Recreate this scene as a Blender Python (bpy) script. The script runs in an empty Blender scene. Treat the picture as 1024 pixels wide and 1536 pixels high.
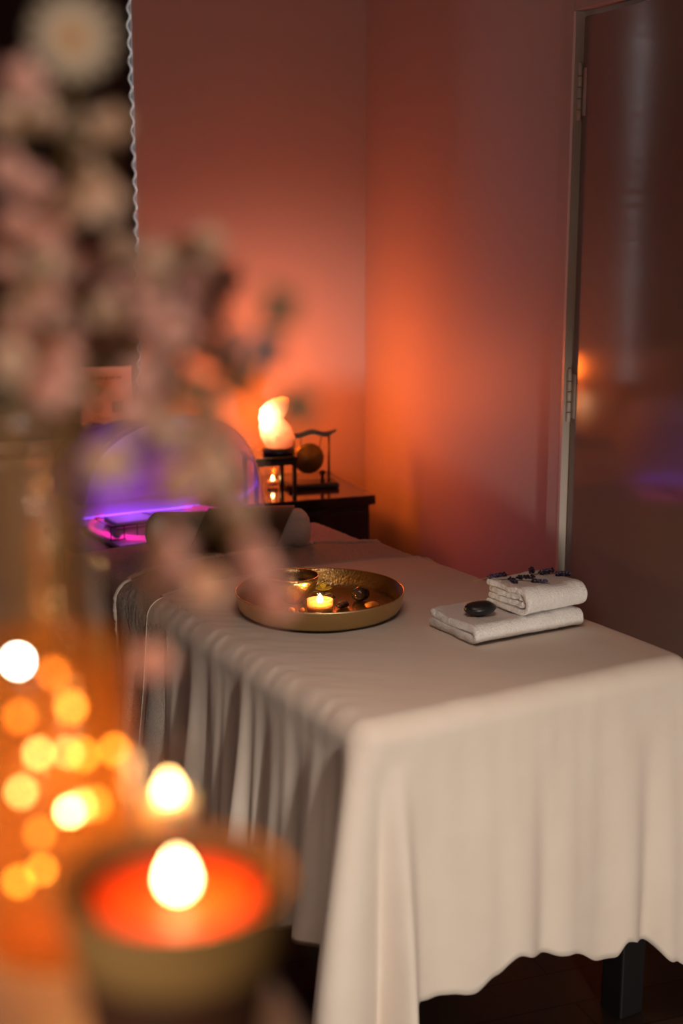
import bpy, bmesh, math, random
from mathutils import Vector, Matrix, noise
random.seed(7)
sc = bpy.context.scene
COL = sc.collection
PI = math.pi
R = math.radians

# ------------------------------------------------------------------ helpers
def link(name, bm, mats=(), parent=None, smooth=True, loc=None):
    me = bpy.data.meshes.new(name)
    bmesh.ops.recalc_face_normals(bm, faces=bm.faces)
    bm.to_mesh(me); bm.free()
    for m in (mats if isinstance(mats, (list, tuple)) else [mats]):
        me.materials.append(m)
    if smooth:
        for p in me.polygons: p.use_smooth = True
    o = bpy.data.objects.new(name, me); COL.objects.link(o)
    if parent is not None: o.parent = parent
    if loc: o.location = loc
    return o

def tag(o, label, cat=None, group=None, kind=None):
    if label: o['label'] = label
    if cat: o['category'] = cat
    if group: o['group'] = group
    if kind: o['kind'] = kind
    return o

def thing(name, label, cat, loc=(0, 0, 0), rz=0, group=None):
    o = bpy.data.objects.new(name, None); COL.objects.link(o)
    o.empty_display_size = .05
    o.location = loc; o.rotation_euler = (0, 0, rz)
    return tag(o, label, cat, group)

def sharp(o, ang=35):
    md = o.modifiers.new('edges', 'EDGE_SPLIT'); md.split_angle = R(ang)
    return o

def bevel(o, w=.003, seg=2):
    md = o.modifiers.new('bevel', 'BEVEL'); md.width = w; md.segments = seg; md.limit_method = 'ANGLE'
    return o

def box(bm, c, size, rz=0, mi=0):
    r = bmesh.ops.create_cube(bm, size=1)
    M = Matrix.Translation(c) @ Matrix.Rotation(rz, 4, 'Z') @ Matrix.Diagonal((*size, 1))
    bmesh.ops.transform(bm, matrix=M, verts=r['verts'])
    for f in {f for v in r['verts'] for f in v.link_faces}: f.material_index = mi
    return r['verts']

def boxbm(c, size, rz=0):
    bm = bmesh.new(); box(bm, c, size, rz); return bm

def lathe(bm, prof, seg=48, center=(0, 0, 0), mi=0, wob=None):
    rings = []
    for r, z in prof:
        if r < 1e-5:
            rings.append([bm.verts.new((center[0], center[1], center[2] + z))])
        else:
            ring = []
            for i in range(seg):
                a = 2 * PI * i / seg
                k = 1 + (wob(a, z) if wob else 0)
                ring.append(bm.verts.new((center[0] + r * k * math.cos(a), center[1] + r * k * math.sin(a), center[2] + z)))
            rings.append(ring)
    for A_, B_ in zip(rings, rings[1:]):
        if len(A_) == 1 and len(B_) == 1: continue
        for i in range(seg):
            j = (i + 1) % seg
            if len(A_) == 1: f = bm.faces.new((A_[0], B_[i], B_[j]))
            elif len(B_) == 1: f = bm.faces.new((A_[i], A_[j], B_[0]))
            else: f = bm.faces.new((A_[i], A_[j], B_[j], B_[i]))
            f.material_index = mi
    return rings

def tube(bm, pts, rad, seg=8, closed=False, mi=0):
    pts = [Vector(p) for p in pts]; n = len(pts)
    rads = rad if isinstance(rad, (list, tuple)) else [rad] * n
    rings = []; up = Vector((0, 0, 1))
    nrm = None
    for i, p in enumerate(pts):
        if closed: t = pts[(i + 1) % n] - pts[i - 1]
        else: t = pts[min(i + 1, n - 1)] - pts[max(i - 1, 0)]
        t.normalize()
        if nrm is None:
            nrm = t.orthogonal().normalized() if abs(t.z) > .9 else t.cross(up).normalized()
        nrm = (nrm - t * nrm.dot(t)).normalized()
        b = t.cross(nrm)
        rings.append([bm.verts.new(p + (nrm * math.cos(2 * PI * k / seg) + b * math.sin(2 * PI * k / seg)) * rads[i]) for k in range(seg)])
    rng = range(n) if closed else range(n - 1)
    for i in rng:
        A_, B_ = rings[i], rings[(i + 1) % n]
        for k in range(seg):
            bm.faces.new((A_[k], A_[(k + 1) % seg], B_[(k + 1) % seg], B_[k])).material_index = mi
    if not closed:
        bm.faces.new(rings[0][::-1]).material_index = mi
        bm.faces.new(rings[-1]).material_index = mi

def catmull(P, n=6):
    P = [Vector(p) for p in P]; out = []
    for i in range(len(P) - 1):
        p0 = P[max(i - 1, 0)]; p1 = P[i]; p2 = P[i + 1]; p3 = P[min(i + 2, len(P) - 1)]
        for k in range(n):
            t = k / n
            out.append(.5 * ((2 * p1) + (p2 - p0) * t + (2 * p0 - 5 * p1 + 4 * p2 - p3) * t * t + (3 * p1 - p0 - 3 * p2 + p3) * t ** 3))
    out.append(P[-1]); return out

def interp(x, tab):
    if x <= tab[0][0]: return tab[0][1]
    for (x0, y0), (x1, y1) in zip(tab, tab[1:]):
        if x <= x1:
            t = (x - x0) / (x1 - x0); t = t * t * (3 - 2 * t)
            return y0 + (y1 - y0) * t
    return tab[-1][1]

def sstep(x, a, b):
    t = min(1, max(0, (x - a) / (b - a))); return t * t * (3 - 2 * t)

def nz(x, y=0, z=0): return noise.noise(Vector((x, y, z)))

def ico(bm, c, r, sub=2, sc_=(1, 1, 1), mi=0, disp=None, rot=None):
    g = bmesh.ops.create_icosphere(bm, subdivisions=sub, radius=1)
    for v in g['verts']:
        p = v.co.copy(); k = 1 + (disp(p) if disp else 0)
        p = Vector((p.x * sc_[0], p.y * sc_[1], p.z * sc_[2])) * r * k
        if rot: p = rot @ p
        v.co = p + Vector(c)
    for f in {f for v in g['verts'] for f in v.link_faces}: f.material_index = mi

# ------------------------------------------------------------------ materials
def mat(name, col, rough=.6, metal=0, bump=None, var=None, emit=None, sss=None, spec=None, coat=None, trans=None, sheen=None):
    m = bpy.data.materials.new(name); m.use_nodes = True
    nt = m.node_tree; b = nt.nodes['Principled BSDF']
    b.inputs['Base Color'].default_value = (*col, 1)
    b.inputs['Roughness'].default_value = rough
    b.inputs['Metallic'].default_value = metal
    if spec is not None: b.inputs['Specular IOR Level'].default_value = spec
    if coat: b.inputs['Coat Weight'].default_value = coat; b.inputs['Coat Roughness'].default_value = .08
    if trans: b.inputs['Transmission Weight'].default_value = trans
    if sheen: b.inputs['Sheen Weight'].default_value = sheen; b.inputs['Sheen Roughness'].default_value = .4
    tc = nt.nodes.new('ShaderNodeTexCoord')
    if var:      # (scale, second colour, detail)
        n = nt.nodes.new('ShaderNodeTexNoise'); n.inputs['Scale'].default_value = var[0]; n.inputs['Detail'].default_value = 5
        nt.links.new(tc.outputs['Object'], n.inputs['Vector'])
        r = nt.nodes.new('ShaderNodeValToRGB')
        r.color_ramp.elements[0].position = .35; r.color_ramp.elements[1].position = .65
        r.color_ramp.elements[0].color = (*col, 1); r.color_ramp.elements[1].color = (*var[1], 1)
        nt.links.new(n.outputs['Fac'], r.inputs['Fac']); nt.links.new(r.outputs['Color'], b.inputs['Base Color'])
    if bump:     # list of (kind, scale, distance)
        prev = None
        for kind, s, dist in bump:
            if kind == 'noise':
                n = nt.nodes.new('ShaderNodeTexNoise'); n.inputs['Scale'].default_value = s; n.inputs['Detail'].default_value = 4; out = n.outputs['Fac']
            else:
                n = nt.nodes.new('ShaderNodeTexVoronoi'); n.inputs['Scale'].default_value = s; out = n.outputs['Distance']
            nt.links.new(tc.outputs['Object'], n.inputs['Vector'])
            bp = nt.nodes.new('ShaderNodeBump'); bp.inputs['Distance'].default_value = dist; bp.inputs['Strength'].default_value = 1
            nt.links.new(out, bp.inputs['Height'])
            if prev: nt.links.new(prev.outputs['Normal'], bp.inputs['Normal'])
            prev = bp
        nt.links.new(prev.outputs['Normal'], b.inputs['Normal'])
    if emit:
        b.inputs['Emission Color'].default_value = (*emit[0], 1); b.inputs['Emission Strength'].default_value = emit[1]
    if sss:
        b.inputs['Subsurface Weight'].default_value = sss[0]; b.inputs['Subsurface Radius'].default_value = sss[1]; b.inputs['Subsurface Scale'].default_value = sss[2]
    return m

def thin_glass(name, tint=(1, 1, 1), gloss=1.0, rough=.02, diffuse=None, dfac=.0):
    m = bpy.data.materials.new(name); m.use_nodes = True; nt = m.node_tree; nt.nodes.clear()
    out = nt.nodes.new('ShaderNodeOutputMaterial'); tr = nt.nodes.new('ShaderNodeBsdfTransparent'); tr.inputs[0].default_value = (*tint, 1)
    gl = nt.nodes.new('ShaderNodeBsdfGlossy'); gl.inputs['Roughness'].default_value = rough; gl.inputs[0].default_value = (1, 1, 1, 1)
    lw = nt.nodes.new('ShaderNodeLayerWeight'); lw.inputs[0].default_value = .5
    pw = nt.nodes.new('ShaderNodeMath'); pw.operation = 'POWER'; pw.inputs[1].default_value = 5; nt.links.new(lw.outputs['Facing'], pw.inputs[0])
    fr = nt.nodes.new('ShaderNodeMath'); fr.operation = 'MULTIPLY_ADD'; fr.inputs[1].default_value = .9; fr.inputs[2].default_value = .04; nt.links.new(pw.outputs[0], fr.inputs[0])
    mu = nt.nodes.new('ShaderNodeMath'); mu.operation = 'MULTIPLY'; mu.inputs[1].default_value = gloss
    nt.links.new(fr.outputs[0], mu.inputs[0])
    base = tr
    if diffuse:
        tl = nt.nodes.new('ShaderNodeBsdfTranslucent'); tl.inputs[0].default_value = (*diffuse, 1)
        df = nt.nodes.new('ShaderNodeBsdfDiffuse'); df.inputs[0].default_value = (*diffuse, 1)
        a = nt.nodes.new('ShaderNodeMixShader'); a.inputs[0].default_value = .5
        nt.links.new(tl.outputs[0], a.inputs[1]); nt.links.new(df.outputs[0], a.inputs[2])
        b = nt.nodes.new('ShaderNodeMixShader'); b.inputs[0].default_value = dfac
        nt.links.new(tr.outputs[0], b.inputs[1]); nt.links.new(a.outputs[0], b.inputs[2]); base = b
    mx = nt.nodes.new('ShaderNodeMixShader')
    nt.links.new(mu.outputs[0], mx.inputs[0]); nt.links.new(base.outputs[0], mx.inputs[1]); nt.links.new(gl.outputs[0], mx.inputs[2])
    nt.links.new(mx.outputs[0], out.inputs[0])
    return m

M = {}
M['wall'] = mat('wall_paint', (.56, .48, .47), .55, bump=[('noise', 180, .0004)], var=(1.5, (.545, .47, .46)))
M['trim'] = mat('trim_gloss_paint', (.72, .66, .60), .3)
M['door'] = mat('door_gloss_paint', (.30, .23, .20), .11, spec=.27)
M['ceiling'] = mat('ceiling_paint', (.7, .66, .62), .8)
M['sheet'] = mat('cotton_sheet', (.80, .73, .65), .85, bump=[('noise', 900, .0002), ('noise', 35, .0008)], var=(12, (.78, .70, .62)), sheen=.15)
M['terry'] = mat('terry_cotton', (.70, .61, .54), .95, bump=[('voronoi', 420, .0022), ('noise', 900, .001)], var=(300, (.52, .45, .40)), sheen=.3)
M['white_terry'] = mat('white_terry', (.95, .94, .93), .95, bump=[('voronoi', 380, .0018), ('noise', 900, .001)], var=(260, (.86, .84, .82)), sheen=.35)
M['brown_cloth'] = mat('brown_cloth', (.17, .105, .06), .85, bump=[('noise', 600, .0004)], sheen=.2)
M['black_wood'] = mat('black_wood', (.012, .011, .012), .4)
M['lacquer'] = mat('black_lacquer', (.010, .007, .007), .12, coat=.6)
M['black_pad'] = mat('black_vinyl', (.02, .02, .02), .5)
M['brass'] = mat('brushed_brass', (.52, .43, .24), .42, 1, bump=[('noise', 60, .0003)])
M['brass_in'] = mat('hammered_brass', (.60, .42, .18), .30, 1, bump=[('voronoi', 170, .0006)])
M['stone'] = mat('black_stone', (.012, .012, .014), .35, bump=[('noise', 40, .001)])
M['stone_gloss'] = mat('dark_agate', (.03, .018, .014), .12, bump=[('noise', 50, .001)])
M['amber_stone'] = mat('amber_stone', (.8, .28, .05), .15, sss=(.6, (1, .4, .1), .01))
M['yellow_petal'] = mat('yellow_petal', (.62, .52, .10), .7)
M['lavender'] = mat('lavender_bud', (.045, .04, .10), .8)
M['stem'] = mat('dry_stem', (.22, .13, .05), .7)
M['green_stem'] = mat('ochre_stem', (.30, .20, .05), .7)
M['pink'] = mat('pink_petal', (.82, .48, .44), .7, var=(60, (.86, .58, .52)))
M['cream'] = mat('cream_petal', (.78, .60, .48), .7, var=(60, (.70, .53, .42)))
M['daisy'] = mat('daisy_petal', (.70, .60, .48), .7)
M['yolk'] = mat('daisy_centre', (.75, .36, .05), .8, bump=[('voronoi', 600, .001)])
M['leaf'] = mat('grey_green_leaf', (.20, .19, .12), .7)
M['blue_bud'] = mat('blue_grey_bud', (.26, .25, .30), .7)
M['white_top'] = mat('white_top', (.60, .57, .55), .35)
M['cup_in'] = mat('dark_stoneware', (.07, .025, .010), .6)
M['tea_glass'] = thin_glass('frosted_tealight_glass', (1, .8, .55), .8, .1, (1, .66, .34), .35)
M['blanket_edge'] = mat('pale_terry_edge', (.80, .72, .65), .95, bump=[('noise', 500, .002)], sheen=.3)
M['cup'] = mat('ochre_stoneware', (.40, .235, .075), .6, var=(30, (.32, .19, .06)), bump=[('noise', 60, .0008)])
M['wax'] = mat('orange_wax', (.90, .075, .008), .35, sss=(.9, (1, .25, .04), .02))
M['white_wax'] = mat('white_wax', (.9, .75, .5), .4, sss=(.8, (1, .6, .3), .01))
M['wick'] = mat('wick', (.02, .015, .01), .9)
M['glass'] = thin_glass('clear_glass')
M['vase_glass'] = thin_glass('vase_glass', (.95, .93, .88), 1.3, .06, (.8, .6, .4), .14)
M['acrylic'] = thin_glass('clear_acrylic', (.96, .95, 1), 1.0, .03, (.55, .35, .9), .10)
M['acrylic_hood'] = thin_glass('violet_film', (.7, .55, .9), .6, .15, (.42, .22, .85), .55)
M['amber_glass'] = thin_glass('amber_glass', (1, .78, .48), .8, .1, (.92, .46, .14), .15)
M['water'] = thin_glass('vase_water', (.95, .93, .90), .8, .02)
M['paper'] = mat('printed_card', (.62, .50, .46), .6)
M['gold_print'] = mat('gold_print', (.45, .30, .10), .4, .6)
M['brown_print'] = mat('brown_print', (.16, .09, .05), .6)
M['grey_print'] = mat('grey_print', (.25, .19, .18), .6)
M['blind'] = mat('blackout_fabric', (.006, .006, .008), .8)
M['white_edge'] = mat('white_trim_tape', (.85, .82, .78), .6)
_n = M['white_edge'].node_tree; _t = _n.nodes.new('ShaderNodeBsdfTranslucent'); _t.inputs[0].default_value = (.9, .88, .84, 1); _m = _n.nodes.new('ShaderNodeMixShader'); _m.inputs[0].default_value = .85
_n.links.new(_n.nodes['Principled BSDF'].outputs[0], _m.inputs[1]); _n.links.new(_t.outputs[0], _m.inputs[2]); _n.links.new(_m.outputs[0], _n.nodes['Material Output'].inputs[0])
M['night_glass'] = mat('night_glass', (.004, .004, .006), .1)
M['white_plastic'] = mat('white_plastic', (.75, .72, .78), .4)
M['gong'] = mat('gong_bronze', (.16, .14, .025), .45, .6, bump=[('noise', 120, .0006)])
M['wire'] = mat('copper_wire', (.5, .25, .1), .3, 1)
def glow(name, col, s):
    return mat(name, (.02, .02, .02), .5, emit=(col, s))
M['flame'] = glow('flame', (1, .62, .25), 60)
M['flame_small'] = glow('small_flame', (1, .55, .18), 35)
M['pink_led'] = glow('pink_led', (1, .03, .42), 1.2)
M['violet_led'] = glow('violet_led', (.26, .05, 1), 3.5)
M['bulbs'] = [glow('bulb_faint', (1, .35, .07), 16), glow('bulb_orange', (1, .42, .08), 26), glow('bulb_yellow', (1, .66, .38), 30),
              glow('bulb_bright', (1, .78, .50), 45), glow('bulb_white', (1, .86, .66), 95)]  # emission for the beads that imitate flame glints

def wood_floor():
    m = mat('dark_wood_floor', (.045, .028, .018), .4)
    nt = m.node_tree; b = nt.nodes['Principled BSDF']
    tc = nt.nodes.new('ShaderNodeTexCoord'); mp = nt.nodes.new('ShaderNodeMapping'); mp.inputs['Scale'].default_value = (1, 1, 1)
    br = nt.nodes.new('ShaderNodeTexBrick'); br.inputs['Scale'].default_value = 1; br.inputs['Brick Width'].default_value = 1.2
    br.inputs['Row Height'].default_value = .12; br.inputs['Mortar Size'].default_value = .002
    br.inputs['Color1'].default_value = (.050, .030, .019, 1); br.inputs['Color2'].default_value = (.034, .021, .014, 1); br.inputs['Mortar'].default_value = (.006, .004, .003, 1)
    nt.links.new(tc.outputs['Object'], mp.inputs[0]); nt.links.new(mp.outputs[0], br.inputs['Vector']); nt.links.new(br.outputs['Color'], b.inputs['Base Color'])
    return m
M['floor'] = wood_floor()

def salt_mat():
    m = mat('salt_crystal', (.9, .35, .15), .5)
    nt = m.node_tree; b = nt.nodes['Principled BSDF']
    tc = nt.nodes.new('ShaderNodeTexCoord')
    n = nt.nodes.new('ShaderNodeTexNoise'); n.inputs['Scale'].default_value = 22; n.inputs['Detail'].default_value = 4
    nt.links.new(tc.outputs['Object'], n.inputs['Vector'])
    # emission ramp: palest at the upper left front, redder with distance
    vm = nt.nodes.new('ShaderNodeVectorMath'); vm.operation = 'DISTANCE'; vm.inputs[1].default_value = (-.045, -.03, .105)
    nt.links.new(tc.outputs['Object'], vm.inputs[0])
    ad = nt.nodes.new('ShaderNodeMath'); ad.operation = 'MULTIPLY_ADD'; ad.inputs[1].default_value = .055; 
    nt.links.new(n.outputs['Fac'], ad.inputs[0]); nt.links.new(vm.outputs['Value'], ad.inputs[2])
    r = nt.nodes.new('ShaderNodeValToRGB'); e = r.color_ramp.elements
    e[0].position = .055; e[0].color = (1, .56, .28, 1)
    e[1].position = .16; e[1].color = (.09, .012, .003, 1)
    k = e.new(.085); k.color = (.55, .20, .065, 1)
    k = e.new(.115); k.color = (.24, .062, .018, 1)
    nt.links.new(ad.outputs[0], r.inputs['Fac'])
    nt.links.new(r.outputs['Color'], b.inputs['Emission Color']); b.inputs['Emission Strength'].default_value = 6
    return m
M['salt'] = salt_mat()

# ------------------------------------------------------------------ axes
# s / d: across and along the bed;  e1 / e2: along the back wall and into it
SV = Vector((.863, .505, 0)).normalized(); DV = Vector((-SV.y, SV.x, 0))
E1 = Vector((.937, .348, 0)).normalized(); E2 = Vector((-E1.y, E1.x, 0))
A0 = Vector((.0313, 2.2528, 0)); ZT = .78; W = .775; L = 1.47
BANG = math.atan2(SV.y, SV.x); RANG = math.atan2(E1.y, E1.x)
def bed(a, b, z=0): return A0 + SV * a + DV * b + Vector((0, 0, z))
def room(w, m, z=0): return E1 * w + E2 * m + Vector((0, 0, z))
WR, WBK, WL_, WF = 1.776, 4.55, -1.7, -1.7    # wall lines
CEIL = 2.6

def rbox(w0, w1, m0, m1, z0, z1, bm=None):
    bm = bm or bmesh.new()
    box(bm, room((w0 + w1) / 2, (m0 + m1) / 2, (z0 + z1) / 2), (w1 - w0, m1 - m0, z1 - z0), RANG)
    return bm
def st(name, bm, m, label=None, smooth=False):
    o = link(name, bm, m, smooth=smooth); o['kind'] = 'structure'
    if label: o['label'] = label
    return o

# ------------------------------------------------------------------ room
T = .12
f = link('floor', boxbm((0, 0, -.05), (5, 8, .1)), M['floor'], smooth=False); f.rotation_euler.z = RANG
f.location = room(.2, 1.4); tag(f, 'dark wooden plank floor under the treatment bed', kind='structure')
st('ceiling', rbox(WL_ - T, WR + 1.4, WF - T, WBK + T, CEIL, CEIL + .1), M['ceiling'])
# back wall with the window opening
WW0, WW1, WZ0, WZ1 = -.35, 1.0, .845, 2.38
bm = rbox(WL_ - T, WW0, WBK, WBK + T, 0, CEIL); rbox(WW1, WR + T, WBK, WBK + T, 0, CEIL, bm)
rbox(WW0, WW1, WBK, WBK + T, 0, WZ0, bm); rbox(WW0, WW1, WBK, WBK + T, WZ1, CEIL, bm)
st('wall_back', bm, M['wall'], 'pinkish painted back wall glowing orange beside the salt lamp')
# right wall with the door opening
DH, DTOP = 3.135, 2.085    # hinge line, opening top
DW = .84
bm = rbox(WR, WR + T, DH, WBK, 0, CEIL); rbox(WR, WR + T, DH - DW, DH, DTOP, CEIL, bm)
rbox(WR, WR + T, WF - T, DH - DW, 0, CEIL, bm)
st('wall_right', bm, M['wall'], 'pinkish painted wall with orange glow, between corner and door')
st('wall_left', rbox(WL_ - T, WL_, WF - T, WBK, 0, CEIL), M['wall'])
st('wall_front', rbox(WL_, WR, WF - T, WF, 0, CEIL), M['wall'])
st('wall_corridor', rbox(WR + 1.2, WR + 1.3, .5, WBK, 0, CEIL), M['wall'])
st('baseboard_back', rbox(WL_, WR - .012, WBK - .012, WBK, 0, .09), M['trim'])
st('baseboard_right', rbox(WR - .012, WR, DH + .075, WBK, 0, .09), M['trim'])
# window
wn = thing('window_1', 'black night window on the back wall, behind the flowers', None); wn['kind'] = 'structure'
o = link('window_pane', rbox(WW0, WW1, WBK + .08, WBK + .088, WZ0, WZ1), M['night_glass'], wn, False)
bm = rbox(WW0, WW0 + .04, WBK + .06, WBK + .1, WZ0, WZ1); rbox(WW1 - .03, WW1, WBK + .06, WBK + .1, WZ0, WZ1, bm)
rbox(WW0, WW1, WBK + .06, WBK + .1, WZ1 - .04, WZ1, bm); rbox(WW0, WW1, WBK + .06, WBK + .1, WZ0, WZ0 + .04, bm)
link('window_frame', bm, M['trim'], wn, False)
link('window_sill', rbox(WW0 - .03, WW1 + .03, WBK - .05, WBK + .08, WZ0 - .03, WZ0), M['trim'], wn, False)
st('trim_1', rbox(WW1 - .005, WW1 + .034, WBK - .010, WBK, WZ0, 2.42), M['wall'], 'slim upright window casing beside the wavy blind edge')
# door frame and door
bm = rbox(WR - .022, WR, DH, DH + .065, 0, DTOP + .065)
rbox(WR - .022, WR, DH - DW, DH, DTOP, DTOP + .065, bm); rbox(WR - .022, WR, DH - DW - .065, DH - DW, 0, DTOP + .065, bm)
o = st('trim_2', bm, M['wall'], 'painted door architrave between wall and door'); bevel(o, .004)
bm = rbox(WR, WR + T, DH - .012, DH, 0, DTOP); rbox(WR, WR + T, DH - DW, DH - DW + .012, 0, DTOP, bm); rbox(WR, WR + T, DH - DW, DH, DTOP - .012, DTOP, bm)
rbox(WR - .0235, WR + .001, DH - .011, DH + .001, 0, DTOP, bm)
st('trim_3', bm, M['trim'], 'pale upright door jamb lining catching the light')
dr = thing('door_1', 'glossy flush door, slightly ajar, reflecting the orange lamp', None, room(WR - .006, DH - .022, 0)); dr['kind'] = 'structure'
DA = RANG - PI / 2 - R(3.8)       # the leaf points towards the camera, opened a few degrees
dr.rotation_euler.z = DA
link('door_leaf', boxbm((.40, .022, 1.04), (.80, .044, 2.06)), M['door'], dr, False)
for z in (1.90, 1.17, .25):
    bm = bmesh.new()
    for k in range(5):
        lathe(bm, [(0, -.014), (.0055, -.014), (.006, -.012), (.006, .008), (.0055, .010), (0, .010)], 12, (-.004, -.006, z - .052 + k * .026))
    lathe(bm, [(0, 0), (.0045, .0), (.005, .004), (0, .009)], 12, (-.004, -.006, z + .062))
    box(bm, (.010, .0, z), (.022, .003, .11))
    link('hinge', bm, M['trim'], dr)
bm = bmesh.new(); lathe(bm, [(0, 0), (.026, 0), (.026, .006), (.01, .008), (.009, .04)], 20)
bmesh.ops.rotate(bm, verts=bm.verts, cent=(0, 0, 0), matrix=Matrix.Rotation(PI / 2, 3, 'X'))
tube(bm, [(0, -.04, 0), (-.02, -.045, 0), (-.06, -.045, 0)], .009, 10)
link('door_handle', bm, M['brass'], dr, loc=(.775, 0, 1.0))

# ------------------------------------------------------------------ treatment bed
tb = thing('massage_table', 'treatment bed with thick square black legs, hidden beneath the draped sheets', 'bed', bed(W / 2, L / 2, 0), BANG)
o = link('padded_top', boxbm((0, 0, .715), (W - .05, L - .02, .085)), M['black_pad'], tb); bevel(o, .03, 5)
link('frame', boxbm((0, 0, .635), (W - .08, L - .10, .07)), M['black_wood'], tb, False)
for sx in (-1, 1):
    for sy in (-1, 1):
        o = link('leg', boxbm((sx * (W / 2 - .085), sy * (L / 2 - .085), .30), (.062, .062, .60)), M['black_wood'], tb, False); bevel(o, .004)
for sy in (-1, 1):
    link('stretcher', boxbm((0, sy * (L / 2 - .085), .52), (W - .17, .03, .05)), M['black_wood'], tb, False)

RC = .05; RE = .042     # plan corner radius, edge rounding
def outline(bl, br, inset, ds):
    """U-shaped run: left side (head to foot), foot end, right side. -> list of (a, b, na, nb, key)"""
    pts = []
    def side(n, fn):
        for i in range(n): pts.append(fn(i / n))
    rc = RC
    n1 = int((bl - rc) / ds)
    side(n1, lambda t: (0, bl + (rc - bl) * t, -1, 0))
    nc = 16
    side(nc, lambda t: (rc - rc * math.cos(t * PI / 2), rc - rc * math.sin(t * PI / 2), -math.cos(t * PI / 2), -math.sin(t * PI / 2)))
    side(int((W - 2 * rc) / ds), lambda t: (rc + (W - 2 * rc) * t, 0, 0, -1))
    side(nc, lambda t: (W - rc + rc * math.sin(t * PI / 2), rc - rc * math.cos(t * PI / 2), math.sin(t * PI / 2), -math.cos(t * PI / 2)))
    side(int((br - rc) / ds), lambda t: (W, rc + (br - rc) * t, 1, 0))
    pts.append((W, br, 1, 0))
    # signed arclength from the near-left corner
    ic = n1 + nc // 2
    acc = [0]
    for p, q in zip(pts, pts[1:]): acc.append(acc[-1] + math.hypot(q[0] - p[0], q[1] - p[1]))
    return [(p[0], p[1], p[2], p[3], s - acc[ic]) for p, s in zip(pts, acc)]

# (position along the rim, width, outward reach at the hem, depth where it starts)
FOLDS = [(-.012, .022, .105, .02), (.030, .016, -.034, .06), (.066, .019, .050, .06), (.105, .03, .006, .1), (.215, .05, .012, .15), (.335, .035, .014, .12), (.385, .022, -.014, .1),
         (.44, .035, .010, .1), (.52, .03, -.006, .15), (.595, .03, .016, .1), (.64, .022, -.018, .1), (.69, .03, .020, .08), (.785, .04, .085, .03),
         (-.070, .022, -.020, .04), (-.145, .030, .052, .06), (-.205, .022, -.018, .03), (-.245, .014, .012, .06), (-.295, .022, .026, .05), (-.345, .018, -.014, .02),
         (-.372, .010, .010, .03), (-.425, .019, .060, .012), (-.475, .022, -.020, .02), (-.512, .010, .012, .03), (-.545, .014, .014, .03), (-.590, .014, -.014, .02),
         (-.655, .022, .056, .008), (-.72, .026, -.022, .02), (-.765, .014, .014, .04), (-.82, .02, -.010, .02), (-.90, .024, .040, .02)]
for k in range(7): FOLDS.append((.86 + k * .13, .035, .03 * (1 if k % 2 == 0 else -.5), .05))
SHEET_HEM = [(-.95, .52), (-.6, .52), (-.3, .50), (-.16, .452), (-.085, .45), (-.05, .52), (-.015, .66), (.03, .655), (.07, .60), (.092, .525), (.14, .53), (.22, .545), (.27, .525), (.32, .500),
             (.38, .520), (.45, .535), (.53, .575), (.56, .575), (.585, .545), (.64, .565), (.70, .615), (.77, .70), (.82, .60), (1.0, .42), (1.7, .42)]

def fold(s, dep, scale=1.0):
    v = 0
    for c, w, amp, d0 in FOLDS:
        x = (s - c) / w
        if abs(x) < 3.2:
            g = max(0, dep - d0) / .5
            g = g ** .8 if g > 0 else 0
            v += amp * math.exp(-x * x * .75) * min(g, 1.35)
    fine = .0030 * nz(s * 22, dep * .8, 3.1) + .0035 * nz(s * 9, dep * 1.1, 7.7)
    if s < -.1: v *= .50 + .25 * sstep(dep, .1, .45)
    return v * scale + fine * min(1, dep / .1 + .15) * scale + .016 * sstep(dep, 0, .5)

def wrinkle(a, b):
    """small creases of the sheet on top of the bed, strongest along the left rim"""
    e = math.exp(-max(0, a) / .10)
    w = .0042 * e * sstep(b, .02, .12) * nz(b * 34 + a * 14, a * 5, 1.5)
    w += .0032 * math.exp(-max(0, a - .05) / .16) * sstep(b, .05, .2) * nz(b * 30 + a * 26, a * 7, 9)
    w += .0020 * nz(a * 7, b * 6, 4.2) + .0009 * nz(a * 18 + b * 6, b * 20, 2.2)
    w += .0030 * math.exp(-((b - .93) / .10) ** 2) * nz(a * 5, b * 26, 6.1)
    return w

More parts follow.
